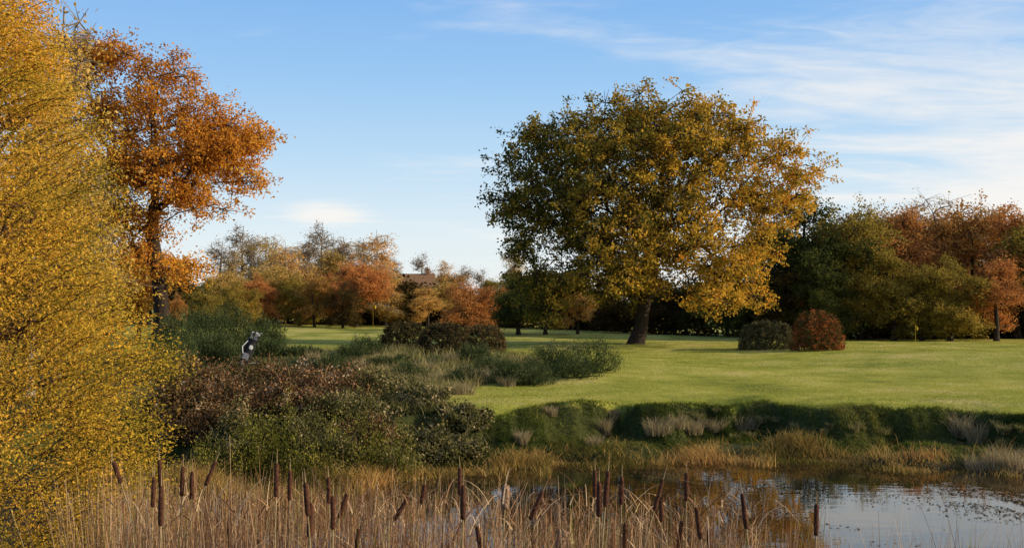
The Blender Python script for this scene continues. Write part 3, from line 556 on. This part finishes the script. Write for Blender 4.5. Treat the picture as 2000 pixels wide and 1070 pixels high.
for u, d, hp in [(729,98,2.1),(1787,66,1.25)]:
    x = WX(u, d); z = h1(x, d)
    e = obj('golf_flag', None, (x, d, z), label='small yellow flag on a thin pole on a putting green', cat='golf flag', group='flags on the putting greens')
    obj('pole', bm_mesh('flag_pole', lambda b: rod(b, (0,0,-.05), (0,0,hp), .009), yellow), parent=e)
    g = np.linspace(0, 1, 9); V = []; fs = d/100
    for t in g:
        for w in (0, 1): V.append((.009+t*.24*fs, .04*math.sin(t*7), hp-.02-w*.36*fs*(1-t*.2)-t*.14*fs))
    i = np.arange(8)*2; obj('flag', mesh_np('flag_cloth', np.array(V), np.stack([i, i+2, i+3, i+1], 1), yellow, smooth=True), parent=e)
gx, gy = WX(478, 38.5), 38.5; gz = h1(gx, gy)+0.0
tro = obj('golf_trolley', None, (gx, gy, gz), label='folding pull trolley with two wheels parked by the gorse', cat='golf trolley'); tro.rotation_euler[2] = math.radians(10)
def fr_(b):
    rod(b, (-.02,0,.12), (.42,0,1.12), .016); rod(b, (.42,0,1.12), (.62,0,1.18), .018); rod(b, (.0,0,.28), (-.05,-.3,.16), .012); rod(b, (.0,0,.28), (-.05,.3,.16), .012)
    rod(b, (-.05,-.3,.16), (-.05,.3,.16), .01); rod(b, (-.02,0,.12), (.5,0,.14), .014); box(b, (.0,0,.16), (.16,.2,.03), .008)
obj('frame', bm_mesh('trolley_frame', fr_, steel), parent=tro)
def wheel(yy, xx=-.05, r=.15):
    w = obj('wheel', None, (xx, yy, r), parent=tro)
    me = bpy.data.meshes.new('tyre'); V = []; F_ = []
    for i in range(24):
        a = i/24*2*math.pi
        for j in range(6):
            b_ = j/6*2*math.pi; q = r-.02+.02*math.cos(b_); V.append((q*math.cos(a), .02*math.sin(b_), q*math.sin(a)))
            F_.append((i*6+j, i*6+(j+1)%6, ((i+1)%24)*6+(j+1)%6, ((i+1)%24)*6+j))
    me.from_pydata(V, [], F_); me.materials.append(rubber); obj('tyre', me, parent=w)
    def hub(b):
        rod(b, (0,-.025,0), (0,.025,0), .03)
        for i in range(6): a = i*math.pi/3; rod(b, (0,0,0), ((r-.03)*math.cos(a), 0, (r-.03)*math.sin(a)), .007, seg=6)
    obj('rim', bm_mesh('rim', hub, grey), parent=w)
wheel(-.3); wheel(.3); wheel(0, .5, .10)
bag = obj('golf_bag', None, (gx+.02, gy-.02, gz+.17), label='black and white golf bag full of clubs strapped on a trolley', cat='golf bag'); bag.rotation_euler = (0, math.radians(20), math.radians(10))
def body(b):
    rod(b, (0,0,0), (0,0,.30), .15, .18, 18); rod(b, (0,0,.30), (0,0,.78), .18, .165, 18); rod(b, (0,0,.78), (0,0,.86), .18, .19, 18)
obj('body', bm_mesh('bag_body', body, black), parent=bag)
obj('pocket', bm_mesh('bag_pocket', lambda b: (box(b, (-.04,-.19,.20), (.24,.10,.26), .04)), grey), parent=bag)
obj('pocket', bm_mesh('bag_pocket_upper', lambda b: (box(b, (.03,-.18,.56), (.14,.08,.16), .03)), white), parent=bag)
obj('pocket', bm_mesh('bag_pocket_side', lambda b: (box(b, (-.18,-.03,.42), (.12,.22,.4), .04)), black), parent=bag)
obj('strap', bm_mesh('bag_strap', lambda b: (rod(b, (-.15,-.13,.75), (-.26,-.15,.5), .018), rod(b, (-.26,-.15,.5), (-.15,-.13,.25), .018)), white), parent=bag)
for i in range(9):
    a = i*.7; bx, by = .10*math.cos(a), .10*math.sin(a); tz = 1.0+.12*((i*37) % 5)/5
    c = obj('golf_club', bm_mesh('club_shaft', lambda b: rod(b, (bx,by,.85), (bx*1.3,by*1.3,tz), .007, seg=6), steel), parent=bag)
    def hd(b):
        if i % 3 == 0: bmesh.ops.create_uvsphere(b, u_segments=12, v_segments=8, radius=.055, matrix=Matrix.Translation((bx*1.3+.03,by*1.3,tz)) @ Matrix.Diagonal((1,.8,.75,1)))
        else: box(b, (bx*1.3+.03,by*1.3,tz), (.08,.02,.05), .008)
    obj('club_head', bm_mesh('club_head', hd, [black, white, steel][i % 3]), parent=c)
# house
hx, hy = WX(812, 150), 150.; hz = h1(hx, hy)
brick = noise_mat('brick', (.22,.12,.06), (.36,.20,.12), 3); tile = noise_mat('roof_tile', (.20,.10,.05), (.34,.18,.09), 4, stretch=(1,1,4)); glass = simple('window_glass', (.03,.035,.04), .1)
house = obj('brick_house', None, (hx, hy, hz), label='brick house with brown tiled gable roof behind the trees', cat='house')
W2, D2, HE, HR = 2.3, 2.8, 3.6, 6.1
obj('wall', bm_mesh('house_wall', lambda b: box(b, (0,0,HE/2), (2*W2,2*D2,HE)), brick), parent=house)
me = bpy.data.meshes.new('roof'); e_ = .35
me.from_pydata([(-W2-e_,-D2-e_,HE-.1),(W2+e_,-D2-e_,HE-.1),(W2+e_,D2+e_,HE-.1),(-W2-e_,D2+e_,HE-.1),(-W2-e_,0,HR),(W2+e_,0,HR)], [], [(0,1,5,4),(2,3,4,5),(0,4,3),(1,2,5),(0,3,2,1)]); me.materials.append(tile)
roof = obj('roof', me, parent=house)
obj('chimney', bm_mesh('chimney', lambda b: (box(b, (1.6,0,HR+.1), (.6,.6,1.0)), box(b, (1.6,0,HR+.63), (.72,.72,.12)), rod(b, (1.6,0,HR+.69), (1.6,0,HR+.9), .12)), brick), parent=roof)
for wx in (-1.4, 1.4):
    w = obj('window', bm_mesh('window_pane', lambda b: box(b, (wx,-D2-.02,1.7), (1.0,.05,1.1)), glass), parent=house)
    obj('frame', bm_mesh('window_frame', lambda b: [box(b, (wx+a,-D2-.04,1.7), (.07,.06,1.2)) for a in (-.5,0,.5)]+[box(b, (wx,-D2-.05,1.7+a), (1.1,.06,.07)) for a in (-.57,.57)], white), parent=w)
obj('door', bm_mesh('house_door', lambda b: box(b, (0,-D2-.03,1.0), (.9,.06,2.0), .01), white), parent=house)

# ------------------------------------------------------------------ light, sky, camera
EL, AZ = math.radians(19), math.radians(98)
S = Vector((math.cos(EL)*math.sin(AZ), math.cos(EL)*math.cos(AZ), math.sin(EL)))
sun = bpy.data.lights.new('sun', 'SUN'); sun.energy = 5; sun.angle = math.radians(.5); sun.color = (1, .86, .63)
so = bpy.data.objects.new('sun', sun); so.rotation_euler = S.to_track_quat('Z', 'Y').to_euler(); COL.objects.link(so)
w = bpy.data.worlds.new('World'); scene.world = w; w.use_nodes = True; nt = w.node_tree; N, L = nt.nodes, nt.links; N.clear()
sky = N.new('ShaderNodeTexSky'); sky.sky_type = 'NISHITA'; sky.sun_disc = False; sky.sun_elevation = EL; sky.sun_rotation = AZ; sky.air_density = 1.0; sky.dust_density = .6; sky.ozone_density = 1.5
tc = N.new('ShaderNodeTexCoord'); sp = N.new('ShaderNodeSeparateXYZ'); L.new(tc.outputs['Generated'], sp.inputs[0])
def mth(op, a, b=None, clamp=False):
    m = N.new('ShaderNodeMath'); m.operation = op; m.use_clamp = clamp
    for i, q in enumerate((a, b)):
        if q is None: continue
        if isinstance(q, (int, float)): m.inputs[i].default_value = q
        else: L.new(q, m.inputs[i])
    return m.outputs[0]
BGS = .13
gr = ramp(N, [(0,(.92,.93,.91)),(.06,(.78,.89,.95)),(.13,(.52,.74,.95)),(.20,(.34,.60,.93)),(.28,(.23,.48,.89)),(.6,(.09,.23,.58)),(1,(.05,.14,.40))])
L.new(mth('MAXIMUM', sp.outputs[2], 0), gr.inputs['Fac'])
sc = N.new('ShaderNodeMix'); sc.data_type = 'RGBA'; sc.blend_type = 'MULTIPLY'; sc.inputs[0].default_value = 1; L.new(gr.outputs[0], sc.inputs[6]); sc.inputs[7].default_value = (1/BGS,1/BGS,1/BGS,1)
m0 = N.new('ShaderNodeMix'); m0.data_type = 'RGBA'; m0.inputs[0].default_value = .92; L.new(sky.outputs[0], m0.inputs[6]); L.new(sc.outputs[2], m0.inputs[7])
zz = mth('ADD', mth('MAXIMUM', sp.outputs[2], 0), .09)
cb = N.new('ShaderNodeCombineXYZ'); L.new(mth('DIVIDE', sp.outputs[0], zz), cb.inputs[0]); L.new(mth('DIVIDE', sp.outputs[1], zz), cb.inputs[1])
mp = N.new('ShaderNodeMapping'); mp.inputs['Rotation'].default_value = (0,0,math.radians(18)); mp.inputs['Scale'].default_value = (.5,.95,1); mp.inputs['Location'].default_value = (2.1,.7,0); L.new(cb.outputs[0], mp.inputs[0])
n1 = N.new('ShaderNodeTexNoise'); n1.inputs['Scale'].default_value = 1.2; n1.inputs['Detail'].default_value = 8; n1.inputs['Roughness'].default_value = .55; n1.inputs['Distortion'].default_value = .7; L.new(mp.outputs[0], n1.inputs[0])
n3 = N.new('ShaderNodeTexNoise'); n3.inputs['Scale'].default_value = 7; n3.inputs['Detail'].default_value = 7; n3.inputs['Roughness'].default_value = .6; n3.inputs['Distortion'].default_value = 1.0; L.new(mp.outputs[0], n3.inputs[0])
wis = mth('MULTIPLY', mth('SUBTRACT', n3.outputs['Fac'], .5), .24)
bias = mth('ADD', mth('MULTIPLY', sp.outputs[0], .46), wis)
def blob(cx_, cz_, sx, sz, amp):
    a = mth('POWER', mth('ABSOLUTE', mth('DIVIDE', mth('SUBTRACT', sp.outputs[0], cx_), sx)), 2.0); b_ = mth('POWER', mth('ABSOLUTE', mth('DIVIDE', mth('SUBTRACT', sp.outputs[2], cz_), sz)), 2.0)
    return mth('MULTIPLY', mth('EXPONENT', mth('MULTIPLY', mth('ADD', a, b_), -1.0)), amp)
cf = mth('ADD', mth('ADD', n1.outputs['Fac'], bias), mth('ADD', blob(-.168,.080,.040,.012,.42), blob(-.27,.235,.08,.012,.26)))
cf = mth('ADD', cf, mth('ADD', blob(.42,.08,.20,.05,.20), blob(.0,.262,.03,.008,.06)))
mr = N.new('ShaderNodeMapRange'); mr.interpolation_type = 'SMOOTHSTEP'; mr.inputs['From Min'].default_value = .50; mr.inputs['From Max'].default_value = .90; L.new(cf, mr.inputs['Value'])
fac = mth('MULTIPLY', mr.outputs['Result'], .85, True)
mx = N.new('ShaderNodeMix'); mx.data_type = 'RGBA'; L.new(fac, mx.inputs[0]); L.new(m0.outputs[2], mx.inputs[6]); mx.inputs[7].default_value = (.98/BGS,.94/BGS,.89/BGS,1)
bg = N.new('ShaderNodeBackground'); bg.inputs['Strength'].default_value = BGS; L.new(mx.outputs[2], bg.inputs[0])
o = N.new('ShaderNodeOutputWorld'); L.new(bg.outputs[0], o.inputs[0])
cam = bpy.data.cameras.new('camera'); cam.lens = F/2000*36; cam.sensor_width = 36; cam.clip_end = 5000; cam.clip_start = .05
co = bpy.data.objects.new('camera', cam); co.location = (0,0,EYE); co.rotation_euler = (math.radians(91.5), 0, 0); COL.objects.link(co); scene.camera = co
